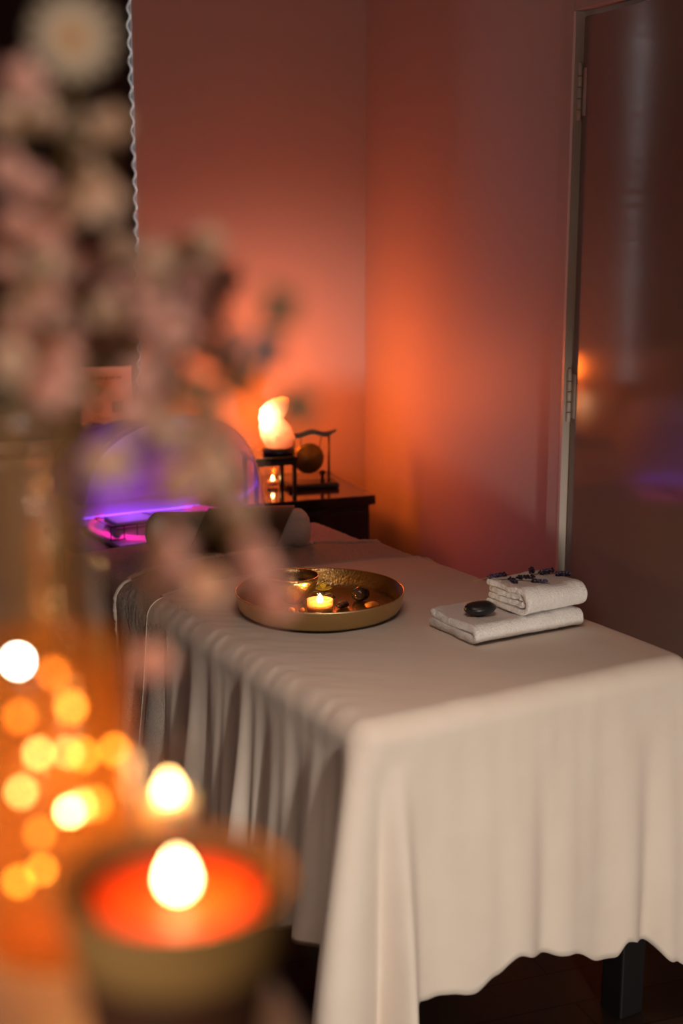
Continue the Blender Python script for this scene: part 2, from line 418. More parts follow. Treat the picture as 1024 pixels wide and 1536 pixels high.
def drape_sheet(name, bl, br, hem, z, mats, ds=.005, rows=46, bulge=.08):
    O = outline(bl, br, 0, ds); bm = bmesh.new(); cols = []
    nt_, na_ = 44, 8
    for (a, b, na, nb, s) in O:
        ei, ej = a - na * RE, b - nb * RE            # edge of the flat top
        spa = W / 2; spb = max(b, W / 2 - .02)
        col = []
        for i in range(nt_):
            t = 1 - (1 - i / nt_) ** 1.8
            qa = spa + (ei - spa) * t; qb = spb + (ej - spb) * t
            qb += bulge * (1 - (abs(qa - W / 2) / (W / 2)) ** 2.5) * sstep(qb, bl - .45, bl)
            col.append(bed(qa, qb, z + wrinkle(qa, qb)))
        hd = hem(s)
        for i in range(na_):
            th = (i / na_) * PI / 2
            F = fold(s, RE * th / 1.5 * .6) * math.sin(th)
            r = RE
            col.append(bed(ei + na * (r * math.sin(th) + F), ej + nb * (r * math.sin(th) + F), z - RE * (1 - math.cos(th)) + wrinkle(ei, ej) * math.cos(th)))
        for i in range(rows + 1):
            dep = RE * .6 + (hd - RE * .6) * (i / rows) ** 1.15
            zz = z - RE - (hd - RE) * (i / rows) ** 1.15
            F = fold(s, dep)
            # folds lean a little sideways as they fall
            col.append(bed(ei + na * (RE + F), ej + nb * (RE + F), zz))
        cols.append([bm.verts.new(p) for p in col])
    for A_, B_ in zip(cols, cols[1:]):
        for i in range(len(A_) - 1):
            bm.faces.new((A_[i], A_[i + 1], B_[i + 1], B_[i]))
    EL = [v.co.copy() for v in cols[0]]; ER = [v.co.copy() for v in cols[-1]]
    bmesh.ops.remove_doubles(bm, verts=bm.verts, dist=1e-5)
    edge = EL[::-1] + ER[1:]
    o = link(name, bm, mats)
    md = o.modifiers.new('thickness', 'SOLIDIFY'); md.thickness = .0025; md.offset = 0
    hb = bmesh.new(); tube(hb, [p + Vector((0, 0, .001)) for p in edge], .0026, 8); h_ = link('hem', hb, M['blanket_edge'], o); h_['label'] = 'pale rolled hem along the upper edge'
    return o

sheet = drape_sheet('bed_sheet', .915, .915, lambda s: interp(s, SHEET_HEM) + .004 * nz(s * 30, 1, 1), ZT, M['sheet'])
tag(sheet, 'large cream cotton sheet draped over the bed, hanging in soft folds to the floor', 'bed sheet')

def strip_cloth(name, b0, b1f, z, drop, mats, out=0.0, phase=0, thick=.008, pile=.002, foldk=1.0, border=0):
    """cloth lying across the bed from left hem to right hem; b1f(a) is its head-side edge"""
    bm = bmesh.new(); path = []
    n = 70
    for i in range(n): path.append(('L', 1 - i / n))
    for i in range(8): path.append(('LA', i / 8))
    for i in range(130): path.append(('T', i / 130))
    for i in range(8): path.append(('RA', i / 8))
    for i in range(31): path.append(('R', i / 30))
    ncol = 60; grid = []
    for kind, t in path:
        if kind in ('L', 'LA'): aa = 0
        elif kind == 'T': aa = RE + (W - 2 * RE) * t
        else: aa = W
        b1 = b1f(aa); row = []
        if kind == 'L': b1 += .03 * t * math.sin(phase + 3)
        for j in range(ncol + 1):
            b = b0 + (b1 - b0) * (j / ncol)
            s = -b
            if kind == 'L':
                dep = RE * .6 + (drop - RE) * t
                F = fold(s, dep, foldk) + .018 * math.sin(b * 38 + phase) * sstep(dep, .02, .3)
                p = bed(-out - F, b, z - RE - (drop - RE) * t)
            elif kind == 'LA':
                th = (1 - t) * PI / 2
                F = (fold(s, RE * th / 2.5, foldk) + .018 * math.sin(b * 38 + phase) * sstep(RE * .6, .02, .3)) * math.sin(th)
                p = bed(RE - (RE + out) * math.sin(th) - F, b, z - RE * (1 - math.cos(th)))
            elif kind == 'T':
                p = bed(aa, b, z + .6 * wrinkle(aa, b) + .002 * nz(aa * 9, b * 9, phase))
            elif kind == 'RA':
                th = t * PI / 2
                p = bed(W - RE + (RE + out) * math.sin(th), b, z - RE * (1 - math.cos(th)))
            else:
                p = bed(W + out + .02 * math.sin(b * 30) * t, b, z - RE - (drop - RE) * t)
            q = p + Vector((nz(p.x * 260, p.y * 260, p.z * 260), nz(p.x * 260 + 9, p.y * 260, p.z * 260), nz(p.x * 260, p.y * 260 + 5, p.z * 260))) * pile
            row.append(bm.verts.new(q))
        grid.append(row)
    E_ = [r_[-1].co.copy() for r_ in grid]
    for A_, B_ in zip(grid, grid[1:]):
        for j in range(ncol): bm.faces.new((A_[j], A_[j + 1], B_[j + 1], B_[j]))
    o = link(name, bm, mats)
    md = o.modifiers.new('thickness', 'SOLIDIFY'); md.thickness = thick; md.offset = 0
    if border:
        hb = bmesh.new(); tube(hb, [p + Vector((nz(p.x * 300, p.y * 300, p.z * 300), nz(p.x * 300, p.y * 300, 5), nz(p.y * 300, p.z * 300, 9))) * .004 for p in E_], border, 10)
        h_ = link('border', hb, M['blanket_edge'], o); h_['label'] = 'thick fluffy pale border'
    return o

# terry blanket showing between the sheet edge and its own fluffy edge
ter = strip_cloth('terry_blanket', .80, lambda a: interp(a, [(0, 1.11), (.14, 1.185), (.3, 1.215), (.6, 1.22), (.72, 1.16)]), ZT - .009, .52, M['terry'], out=-.002, phase=.4, foldk=.9, border=.009)
tag(ter, 'fluffy beige terry blanket folded under the cream sheet, its thick edge curving across the bed', 'blanket')
ht = strip_cloth('head_towel', 1.02, lambda a: L - .004, ZT - .019, .42, M['terry'], out=-.016, phase=2.2, foldk=.3, thick=.007)
tag(ht, 'taupe terry towel covering the head end of the bed beneath the bolster', 'towel')

# ------------------------------------------------------------------ bolster at the head end
bol = thing('neck_bolster', 'rolled white towel bolster wrapped in a brown cloth at the head of the bed', 'bolster', bed(.395, 1.315, ZT + .028), BANG - R(23))
def roll(x0, x1, ry, rz, cap, pile, sag=0, seg=64, nx=70, px=None):
    bm = bmesh.new(); rings = []
    for i in range(nx + 1):
        t = i / nx; x = x0 + (x1 - x0) * t
        k = min(1, math.sqrt(max(0, 1 - (1 - min(1, min(t, 1 - t) * (x1 - x0) / cap)) ** 2)) + .02) if cap else 1
        ring = []
        for j in range(seg):
            a = 2 * PI * j / seg
            y = math.cos(a) * ry * k; z = math.sin(a) * rz * k
            if z < 0: z *= .78
            d = pile * nz(x * 300, a * 30, 1) + .003 * nz(x * 12, math.cos(a) * 2, math.sin(a) * 2)
            ring.append(bm.verts.new((x + (px(a) if px else 0) * 1, y * (1 + d * 10), z * (1 + d * 10))))
        rings.append(ring)
    for A_, B_ in zip(rings, rings[1:]):
        for j in range(seg): bm.faces.new((A_[j], A_[(j + 1) % seg], B_[(j + 1) % seg], B_[j]))
    if cap:
        bm.faces.new(rings[0][::-1]); bm.faces.new(rings[-1])
    return bm
o = link('rolled_towel', roll(-.215, .215, .066, .056, .035, .002), M['white_terry'], bol); o['label'] = 'white terry roll showing at both ends'
bm = roll(-.075, .145, .072, .0615, 0, .0006, px=lambda a: .030 * math.sin(a + .6))
o = link('cloth_wrap', bm, M['brown_cloth'], bol); o['label'] = 'brown cloth wrapped round the middle'
md = o.modifiers.new('thickness', 'SOLIDIFY'); md.thickness = .005; md.offset = 0

# ------------------------------------------------------------------ brass tray and what lies in it
TRC = bed(.290, .650, ZT + .004)
tray = thing('brass_tray', 'large round brushed brass tray with upright rim on the bed', 'tray', TRC)
bm = bmesh.new()
lathe(bm, [(0, 0), (.164, 0), (.170, .003), (.176, .012), (.182, .042), (.1835, .045), (.1815, .045), (.1790, .042), (.173, .014), (.167, .006), (.160, .0035), (0, .0035)], 128)
for fc in bm.faces:
    c = fc.calc_center_median(); fc.material_index = 1 if (c.xy.length < .1805 and c.z > .0032) or c.z > .044 and c.xy.length < .182 else 0
link('tray_body', bm, [M['brass'], M['brass_in']], tray)
TZ = ZT + .008
bo = thing('brass_bowl', 'small hammered brass singing bowl standing in the tray', 'bowl', bed(.262, .722, TZ))
bm = bmesh.new()
lathe(bm, [(0, 0), (.020, 0), (.024, .004), (.040, .016), (.050, .030), (.056, .048), (.0575, .060), (.0555, .060), (.054, .048), (.048, .031), (.038, .019), (.02, .008), (0, .007)], 72,
      wob=lambda a, z: .006 * nz(math.cos(a) * 5, math.sin(a) * 5, z * 90))
link('bowl_body', bm, M['brass_in'], bo)
link('water', (lambda b: (lathe(b, [(0, .040), (.0500, .040)], 48), b)[1])(bmesh.new()), M['stone_gloss'], bo)['label'] = 'dark liquid in the bowl'

def flame_bm(h, r, seg=16):
    bm = bmesh.new()
    lathe(bm, [(0, 0), (r * .55, h * .06), (r * .95, h * .22), (r, h * .36), (r * .8, h * .55), (r * .45, h * .78), (r * .15, h * .94), (0, h)], seg)
    return bm

def tealight(name, label, loc, r=.019, hgt=.02, group=None, cup=True, glass=None, fl=M['flame_small'], fh=.018, fr=.0042):
    t = thing(name, label, 'candle', loc, 0, group)
    bm = bmesh.new()
    if cup:
        lathe(bm, [(0, 0), (r * .94, 0), (r, .002), (r, hgt), (r * .96, hgt), (r * .95, hgt * .7), (0, hgt * .7)], 32)
        link('holder', bm, M['glass'] if glass is None else glass, t)
    bm = bmesh.new(); lathe(bm, [(0, .001), (r * .9, .001), (r * .92, hgt * .6), (r * .8, hgt * .66), (r * .2, hgt * .60), (0, hgt * .6)], 28)
    link('wax', bm, M['white_wax'], t)
    bm = bmesh.new(); tube(bm, [(0, 0, hgt * .55), (.0006, 0, hgt * .62 + .005)], .0007, 6); link('wick', bm, M['wick'], t)
    link('flame', flame_bm(fh, fr), fl, t, loc=(0, 0, hgt * .62 + .003))
    return t
tl = tealight('tealight_candle', 'lit tealight in a small clear glass cup at the near side of the tray', bed(.276, .625, TZ), r=.028, hgt=.026, fh=.020, fr=.0065, glass=M['tea_glass'], fl=M['flame'])
for i, (r0, zz) in enumerate([(.0285, .027), (.026, .034)]):
    bm = bmesh.new(); tube(bm, [(math.cos(k * PI / 16) * r0, math.sin(k * PI / 16) * r0, zz + .002 * math.sin(k * PI / 8 + i)) for k in range(32)], .0012, 6, True)
    link('glass_rim', bm, M['glass'], tl)

def pebble(name, label, loc, r, sc_, m, rz=0, seed=0, cat='stone', group=None):
    bm = bmesh.new(); ico(bm, (0, 0, 0), r, 4, sc_, disp=lambda p: .10 * nz(p.x * 1.3 + seed, p.y * 1.3, p.z * 1.3))
    zmin = min(v.co.z for v in bm.verts)
    for v in bm.verts: v.co.z -= zmin
    o = link(name, bm, m, loc=loc); o.rotation_euler.z = rz
    return tag(o, label, cat, group)
pebble('dark_stone', 'rounded glossy dark stone beside the orange slice in the tray', bed(.392, .650, TZ), .021, (1, .8, .75), M['stone_gloss'], .4, 1)
pebble('dark_stone', 'flat dark stone lying next to the tealight in the tray', bed(.330, .622, TZ), .016, (1.1, .75, .45), M['stone_gloss'], .9, 5)
pebble('dark_stone', 'small dark stone behind the tealight, near the bowl', bed(.335, .690, TZ), .013, (1.1, .8, .5), M['stone_gloss'], .2, 8)
pebble('amber_pebble', 'flat oval orange stone at the front right of the tray', bed(.384, .588, TZ), .017, (1, .72, .42), M['amber_stone'], .5, 3)
for k, (a, b, rr) in enumerate([(.214, .640, .0085), (.236, .632, .0075)]):
    pebble('amber_pebble', ['tiny amber pebble by the rim under the bowl, farther from the tealight', 'tiny amber pebble under the bowl, closer to the tealight'][k], bed(a, b, TZ), rr, (1, .8, .8), M['amber_stone'], k, 12 + k, group='amber pebbles in the tray')
# floating yellow blossom
yf = thing('yellow_flower', 'small yellow flower head lying between the bowl and the tray rim', 'flower', bed(.352, .745, TZ + .006))
bm = bmesh.new()
for ring, (n, rr, tilt, z0) in enumerate([(9, .022, .35, 0), (8, .018, .8, .003), (6, .012, 1.15, .006)]):
    for k in range(n):
        a = 2 * PI * (k + .5 * ring) / n
        rot = Matrix.Rotation(a, 3, 'Z') @ Matrix.Rotation(-tilt, 3, 'Y')
        ico(bm, rot @ Vector((rr * .5, 0, z0)) + Vector((0, 0, z0)), rr * .52, 2, (1, .62, .10), rot=rot)
link('petals', bm, M['yellow_petal'], yf)
bm = bmesh.new(); ico(bm, (0, 0, .012), .005, 2, (1, 1, .6)); link('flower_centre', bm, M['yolk'], yf)
bm = bmesh.new()
for k in range(3): ico(bm, (.020 * math.cos(k * 2.3 + 3), .020 * math.sin(k * 2.3 + 3), -.002), .011, 2, (1, .5, .12), rot=Matrix.Rotation(k * 2.3 + 3, 3, 'Z'))
link('leaf', bm, M['leaf'], yf)

# ------------------------------------------------------------------ folded towels, stone, lavender
def folded_towel(name, label, loc, rz, lx, ly, h, layers, group=None, seed=0, fan=0):
    """a towel folded in half (and in half again): nested rounds whose closed fold faces the foot of the bed"""
    t = thing(name, label, 'towel', loc, rz, group)
    bm = bmesh.new(); n_c = layers; th = h / (2 * n_c + .0)
    for c in range(n_c):
        rad = h / 2 - th * (c + .5)                   # mid-surface radius of this round
        yf = -ly / 2 + h / 2; yb = ly / 2 * (1 - .04 * c); prof = []
        n = 26
        for i in range(n + 1): prof.append((yb + (yf - yb) * i / n, rad))
        for i in range(1, 10):
            a = PI / 2 + PI * i / 10
            prof.append((yf + math.cos(a) * (rad + .15 * th) * (.8 + .2), math.sin(a) * rad))
        for i in range(n + 1): prof.append((yf + (yb - yf) * i / n, -rad))
        nx = 64; rows = []
        x0 = -lx / 2 + .004 * c; x1 = lx / 2 - .006 * c
        for i in range(nx + 1):
            x = x0 + (x1 - x0) * i / nx; row = []
            ex = min(i, nx - i) / nx
            for q, (y, z) in enumerate(prof):
                top = (z + h / 2) / h
                zz = z + h / 2 + top * (.0045 * nz(x * 14 + seed, y * 14, 2) + .0022 * nz(x * 45 + seed, y * 45, 5) + fan * sstep(-x, 0, lx / 2) - .004 * (1 - sstep(ex, 0, .10)))
                zz += top * .003 * math.exp(-((y - yf) / .03) ** 2)
                xx = x + .006 * nz(y * 18, z * 60 + seed, 3 + c) * (1 - sstep(ex, .0, .12))
                yy = y + .004 * nz(x * 16, z * 30, seed) * (1 if y < yf else .3)
                d = .0020
                row.append(bm.verts.new((xx + d * nz(xx * 300, yy * 300, zz * 300), yy + d * nz(xx * 300 + 7, yy * 300, zz * 300), max(.001 + th * .45, zz) + d * nz(xx * 300, yy * 300 + 7, zz * 300))))
            rows.append(row)
        for A_, B_ in zip(rows, rows[1:]):
            for j in range(len(prof) - 1): bm.faces.new((A_[j], A_[j + 1], B_[j + 1], B_[j]))
    o = link('towel_cloth', bm, M['white_terry'], t)
    md = o.modifiers.new('thickness', 'SOLIDIFY'); md.thickness = th * .92; md.offset = 0
    md = o.modifiers.new('soft', 'SUBSURF'); md.levels = 1; md.render_levels = 1
    bm = bmesh.new(); box(bm, (-lx / 2 + .012, .01, h / 2), (.002, ly * .8, th * .5))
    o = link('woven_hem', bm, M['terry'], t); o['label'] = 'flat woven hem band between the layers'
    return t
lt = folded_towel('folded_towel', 'wide flat folded white terry towel lying directly on the bed', bed(.566, .350, ZT + .003), BANG, .275, .17, .038, 1, seed=2, fan=.003)
ut = folded_towel('folded_towel', 'thick folded white terry towel stacked on top, topped with lavender', bed(.630, .335, ZT + .042), BANG + R(3), .158, .135, .053, 2, seed=6, fan=.004)
pebble('massage_stone', 'smooth black oval massage stone resting on the lower folded towel', bed(.487, .335, ZT + .041), .032, (1.08, .72, .46), M['stone'], BANG - .15, 20, 'stone')

LZ = ZT + .0945
sprigs = [((.556, .395), .05, .10, 'lavender sprig draped over the corner of the upper towel'), ((.572, .330), 1.25, .075, 'lavender sprig hanging over the left edge of the upper towel'),
          ((.600, .360), -.25, .08, 'lavender sprig lying behind the draped ones on the upper towel'), ((.612, .325), -.85, .07, 'lavender sprig pointing at the front edge, mid upper towel'),
          ((.655, .385), .9, .06, 'short lavender sprig upright near the middle back of the upper towel'), ((.672, .37), .15, .075, 'lavender sprig along the back of the upper towel, right of the middle'),
          ((.695, .345), -.5, .055, 'lavender sprig at the far right end of the upper towel')]
for (a, b), ang, ln, lab in sprigs:
    t = thing('lavender_sprig', lab, 'lavender', bed(a, b, LZ), BANG + ang, 'lavender sprigs on the upper towel')
    bm = bmesh.new(); tube(bm, [(-ln * .55, 0, .003), (0, .001, .004), (ln * .5, 0, .003)], .0009, 6); link('stem', bm, M['stem'], t)
    bm = bmesh.new(); rnd = random.Random(int(a * 1000))
    for w_ in range(5):
        x = -ln * .02 + w_ * ln * .10 + rnd.uniform(-.003, .003)
        for q in range(5):
            aa = q * 2 * PI / 5 + w_
            ico(bm, (x + rnd.uniform(-.003, .003), math.cos(aa) * .0046 + rnd.uniform(-.0015, .0015), .0045 + math.sin(aa) * .0038), .0026, 1, (1.3, 1, 1))
    link('buds', bm, M['lavender'], t)

# ------------------------------------------------------------------ lacquer cabinet in the corner
C0 = Vector((.10, 4.36, 0)); CW_, CD = .42, .44
def cab(w, m, z=0): return C0 + E1 * w + E2 * m + Vector((0, 0, z))
cb = thing('side_cabinet', 'low glossy black lacquer cabinet in the corner under the salt lamp', 'cabinet', cab(-CW_ / 2, CD / 2 - .02, 0), RANG)
bevel(link('cabinet_body', boxbm((0, .008, .37), (CW_ - .02, CD - .04, .70)), M['lacquer'], cb, False), .003)
bevel(link('cabinet_top', boxbm((0, 0, .735), (CW_, CD, .03)), M['lacquer'], cb, False), .003)
for z in (.20, .545):
    dv = link('drawer', boxbm((0, -CD / 2 + .022, z), (CW_ - .05, .02, .31)), M['lacquer'], cb, False); bevel(dv, .003)
    bm = bmesh.new(); tube(bm, [(-.05, -CD / 2 + .012, z + .09), (-.05, -CD / 2 - .008, z + .09), (.05, -CD / 2 - .008, z + .09), (.05, -CD / 2 + .012, z + .09)], .004, 8)
    link('handle', bm, M['black_wood'], dv)
# small riser table
rs = thing('riser_stand', 'small black lacquer stand on the cabinet carrying the salt lamp', 'stand', cab(-.305, .115, .7505), RANG)
bevel(link('stand_top', boxbm((0, 0, .120), (.145, .15, .012)), M['lacquer'], rs, False), .002)
for sx in (-1, 1):
    for sy in (-1, 1):
        link('leg', boxbm((sx * .062, sy * .064, .0575), (.012, .012, .115)), M['black_wood'], rs, False)
for sy in (-1, 1): link('apron', boxbm((0, sy * .064, .106), (.114, .008, .014)), M['black_wood'], rs, False)
# salt lamp
sl = thing('salt_lamp', 'glowing orange salt crystal lamp on a dark wooden base atop the stand', 'lamp', cab(-.275, .115, .8775), 0)
bm = bmesh.new(); lathe(bm, [(0, 0), (.046, 0), (.049, .004), (.049, .012), (.045, .018), (0, .018)], 48); link('lamp_base', bm, M['black_wood'], sl)
prof = [(0, .034, .002), (.009, .043, .004), (.036, .053, 0), (.066, .050, -.008), (.093, .040, -.017), (.106, .041, -.014), (.122, .044, -.009), (.141, .039, 0), (.153, .026, .009), (.159, .006, .014)]
bm = bmesh.new(); rings = []
for i in range(57):
    z = .159 * i / 56
    r_ = 0; c = 0
    for p, q in zip(prof, prof[1:]):
        if p[0] <= z <= q[0] + 1e-9:
            t = (z - p[0]) / (q[0] - p[0]); r_ = p[1] + (q[1] - p[1]) * t; c = p[2] + (q[2] - p[2]) * t; break
    r_ = max(r_, .0008); ring = []
    for j in range(64):
        a = 2 * PI * j / 64
        k = 1 + .08 * nz(math.cos(a) * 1.6, math.sin(a) * 1.6, z * 22) + .05 * nz(math.cos(a) * 6, math.sin(a) * 6, z * 70)
        # hollow bite on the upper right
        bite = .12 * math.exp(-((z - .094) / .009) ** 2) * max(0, math.cos(a)) ** 2
        ring.append(bm.verts.new((c + r_ * (k - bite) * math.cos(a), r_ * .85 * k * math.sin(a), z)))
    rings.append(ring)
for A_, B_ in zip(rings, rings[1:]):
    for j in range(64): bm.faces.new((A_[j], A_[(j + 1) % 64], B_[(j + 1) % 64], B_[j]))
bm.faces.new(rings[0][::-1]); bm.faces.new(rings[-1])
o = link('salt_crystal', bm, M['salt'], sl, loc=(0, 0, .016))
# gong
gg = thing('table_gong', 'small bronze gong hanging in a black pagoda-topped frame on the cabinet', 'gong', cab(-.148, .165, .7505), RANG - R(4))
bm = boxbm((0, 0, .009), (.165, .085, .018)); bevel(link('gong_base', bm, M['black_wood'], gg, False), .006, 3)
for sx in (-1, 1):
    bm = bmesh.new(); lathe(bm, [(0, .018), (.0055, .018), (.0040, .03), (.0038, .165), (0, .165)], 12, (sx * .058, 0, 0)); link('post', bm, M['black_wood'], gg)
bm = bmesh.new(); rows = []
for i in range(33):
    x = -.082 + .164 * i / 32; u_ = x / .082
    zc = .168 + .012 * math.exp(-(u_ / .38) ** 2) + .016 * max(0, abs(u_) - .55) ** 1.2 * 2.2
    hh = .0075 * (1 - .75 * max(0, abs(u_) - .6) / .4)
    rows.append([bm.verts.new((x, sy * .009, zc + sz * hh)) for sy, sz in ((-1, -1), (1, -1), (1, 1), (-1, 1))])
for A_, B_ in zip(rows, rows[1:]):
    for j in range(4): bm.faces.new((A_[j], A_[(j + 1) % 4], B_[(j + 1) % 4], B_[j]))
bm.faces.new(rows[0][::-1]); bm.faces.new(rows[-1])
sharp(link('crossbar', bm, M['black_wood'], gg))
bm = bmesh.new()
lathe(bm, [(0, -.004), (.014, -.007), (.018, -.003), (.044, -.001), (.049, .004), (.050, .012), (.048, .012), (.046, .006), (.015, .003), (0, .001)], 56)
bmesh.ops.rotate(bm, verts=bm.verts, cent=(0, 0, 0), matrix=Matrix.Rotation(-PI / 2, 3, 'X')); 
link('gong_disc', bm, M['gong'], gg, loc=(-.006, 0, .092))
for sx in (-1, 1):
    bm = bmesh.new(); tube(bm, [(sx * .030 - .003, 0, .128), (sx * .034, 0, .166)], .0014, 6); link('cord', bm, M['black_wood'], gg)
bm = bmesh.new(); tube(bm, [(.028, -.030, .018), (.028, -.030, .045)], .006, 10); ico(bm, (.028, -.030, .052), .011, 2, (1, 1, .8)); 
link('mallet', bm, M['black_wood'], gg)
# tealight glass under the riser
tg = thing('tealight_glass', 'tiny clear glass with a burning tealight, under the riser stand on the cabinet', 'candle', cab(-.262, .215, .7505))
bm = bmesh.new(); lathe(bm, [(0, 0), (.021, 0), (.024, .004), (.026, .055), (.0245, .055), (.0225, .006), (0, .005)], 32); link('glass_cup', bm, M['glass'], tg)
bm = bmesh.new(); lathe(bm, [(0, .006), (.018, .006), (.018, .020), (0, .020)], 24); link('wax', bm, M['white_wax'], tg)
link('flame', flame_bm(.016, .005), M['flame_small'], tg, loc=(0, 0, .021))

# ------------------------------------------------------------------ printed card on the sill
cd = thing('printed_card', 'upright printed card with gold motifs leaning in the dark window', 'card', room(.873, WBK - .046, WZ0 + .002), RANG + R(3))
cd.rotation_euler.x = -R(2.5)
bevel(link('card_sheet', boxbm((0, 0, .140), (.175, .003, .280)), M['paper'], cd, False), .0008, 1)
def plate(c, s, m, name, lab=None):
    o = link(name, boxbm(c, s), m, cd, False)
    if lab: o['label'] = lab
bm = bmesh.new()
for k, (x0, w_) in enumerate([(-.045, .018), (-.022, .020), (.000, .014), (.020, .020), (.043, .018)]): box(bm, (x0, -.0022, .244 + .001 * (k % 2)), (w_, .001, .006))
link('heading_marks', bm, M['grey_print'], cd, False)
for z in (.205, .155, .105):
    bm = bmesh.new()
    for rr in (.017, .010): tube(bm, [(rr * math.cos(k * PI / 12) - .032, -.0022, z + rr * math.sin(k * PI / 12)) for k in range(24)], .0016, 6, True)
    ico(bm, (-.032, -.0022, z), .004, 1, (1, .2, 1)); link('gold_motif', bm, M['gold_print'], cd)
plate((.036, -.002, .150), (.036, .0012, .036), M['brown_print'], 'brown_picture')

# ------------------------------------------------------------------ blackout blind with a wavy edge
bl = thing('blackout_blind', 'black window blind with a wavy white right edge', 'blind', room(0, WBK - .022, 0), RANG)
bm = bmesh.new(); rows = []
NB = 240
def wav(z): return .0050 * math.sin(z * 2 * PI / .052) + .0030 * nz(z * 9, 4, 1) + .004 * nz(z * 2.2, 8, 1)
for i in range(NB + 1):
    z = .99 + (2.42 - .99) * i / NB
    xr = .9833 + wav(z)
    rows.append([bm.verts.new((x, .004 * math.sin(x * 60), z)) for x in (-.33, 0, .3, .6, .8, .9, .95, .975, xr)])
for A_, B_ in zip(rows, rows[1:]):
    for j in range(8): bm.faces.new((A_[j], A_[j + 1], B_[j + 1], B_[j]))
link('blind_fabric', bm, M['blind'], bl)
bm = bmesh.new(); rows = []
for i in range(NB + 1):
    z = .99 + 1.43 * i / NB; c = .9855 + wav(z); hw = .0026 + .0008 * nz(i * .21, 3, 3)
    rows.append([bm.verts.new((c - hw, -.003, z)), bm.verts.new((c, -.0045, z)), bm.verts.new((c + hw, -.003, z))])
for A_, B_ in zip(rows, rows[1:]):
    for j in range(2): bm.faces.new((A_[j], A_[j + 1], B_[j + 1], B_[j]))
o = link('edge_trim', bm, M['white_edge'], bl); o['label'] = 'wavy white edge tape'
link('side_channel', boxbm((.9972, .045, 1.61), (.0050, .062, 1.52)), M['black_wood'], bl, False)  # added black strip: blocks leaking light and keeps the gap dark
bm = bmesh.new(); tube(bm, [(-.34, 0, 2.43), (1.0, 0, 2.43)], .018, 14); link('roller_tube', bm, M['white_plastic'], bl)

# ------------------------------------------------------------------ trolley and light-therapy dome behind the head end
DC = Vector((-.515, 4.12, 0)); DZ = .69
tr = thing('trolley', 'dark trolley standing behind the head of the bed under the glowing dome', 'trolley', DC, BANG)
bevel(link('trolley_top', boxbm((-.05, 0, DZ - .0125), (.52, .44, .025)), M['black_wood'], tr, False), .004)
link('shelf', boxbm((-.05, 0, .25), (.48, .42, .02)), M['black_wood'], tr, False)
for sx in (-1, 1):
    for sy in (-1, 1):
        bm = bmesh.new(); tube(bm, [(sx * .22 - .05, sy * .19, .05), (sx * .22 - .05, sy * .19, DZ - .02)], .011, 10); link('leg', bm, M['black_wood'], tr)
        bm = bmesh.new(); tube(bm, [(sx * .22 - .06, sy * .19, .026), (sx * .22 - .04, sy * .19, .026)], .025, 16); link('caster', bm, M['black_pad'], tr)
dm = thing('light_therapy_dome', 'clear acrylic light therapy dome glowing violet with a pink ring', 'light dome', DC + Vector((0, 0, DZ)), BANG)
# shell: a shallow barrel-shaped cowl, open to the front
def cowl(x0, x1, r, h, m, name, y0=-.18, y1=.18, k=1.0):
    bm = bmesh.new(); rows = []
    for i in range(41):
        a = PI * i / 40
        cx, cz = math.cos(a), math.sin(a)
        sx = (abs(cx) ** .75) * (1 if cx > 0 else -1); szz = abs(cz) ** .75
        rows.append([bm.verts.new(((x0 + x1) / 2 + (x1 - x0) / 2 * sx * (1 - .05 * t), y0 + (y1 - y0) * t, .018 + h * szz * (1 - .10 * t * t))) for t in [q / 14 for q in range(15)]])
    for A_, B_ in zip(rows, rows[1:]):
        for j in range(14): bm.faces.new((A_[j], A_[j + 1], B_[j + 1], B_[j]))
    o = link(name, bm, m, dm); md = o.modifiers.new('t', 'SOLIDIFY'); md.thickness = .003
    return o
o = cowl(-.330, .232, .2, .345, M['acrylic'], 'dome_shell'); o['label'] = 'clear arched acrylic shell'
bm = bmesh.new(); tube(bm, [(.222 * math.cos(k * PI / 40) - .008, .205 * math.sin(k * PI / 40), .026) for k in range(80)], .007, 10, True)
o = link('ring_light', bm, M['pink_led'], dm); o['label'] = 'glowing pink ring round the base'
bm = boxbm((-.012, 0, .010), (.43, .37, .016)); bevel(link('dome_base', bm, M['white_plastic'], dm, False), .005)
bm = boxbm((-.150, -.07, .033), (.13, .10, .026)); bevel(link('pad', bm, M['white_plastic'], dm, False), .012, 4)
bm = boxbm((-.150, -.07, .058), (.125, .095, .020)); bevel(link('pad', bm, M['white_plastic'], dm, False), .012, 4)
bm = bmesh.new()
for z in (.022, .060): tube(bm, [(-.23, -.13, z), (-.07, -.13, z), (-.07, .0, z), (-.23, .0, z)], .0018, 6, True)
for x in (-.23, -.19, -.15, -.11, -.07): tube(bm, [(x, -.13, .022), (x, -.13, .060)], .0014, 6)
link('wire_rack', bm, M['black_wood'], dm)
# inner white reflector with ridges, lit by violet strips
bm = bmesh.new(); rows = []
for i in range(61):
    z = .018 + .30 * i / 60
    wv = .004 * (1 if (i // 10) % 2 else 0)
    rows.append([bm.verts.new((x * (1 - .25 * (i / 60) ** 3), .165 - .05 * (i / 60) ** 2 + wv, z)) for x in (-.27, -.13, 0, .12, .23)])
for A_, B_ in zip(rows, rows[1:]):
    for j in range(4): bm.faces.new((A_[j], A_[j + 1], B_[j + 1], B_[j]))
o = link('reflector', bm, M['white_plastic'], dm); md = o.modifiers.new('t', 'SOLIDIFY'); md.thickness = .004
for z in (.03,):
    bm = boxbm((-.02, .145, z), (.38, .006, .006)); o = link('light_strip', bm, M['violet_led'], dm, False); o['label'] = 'violet light strip'
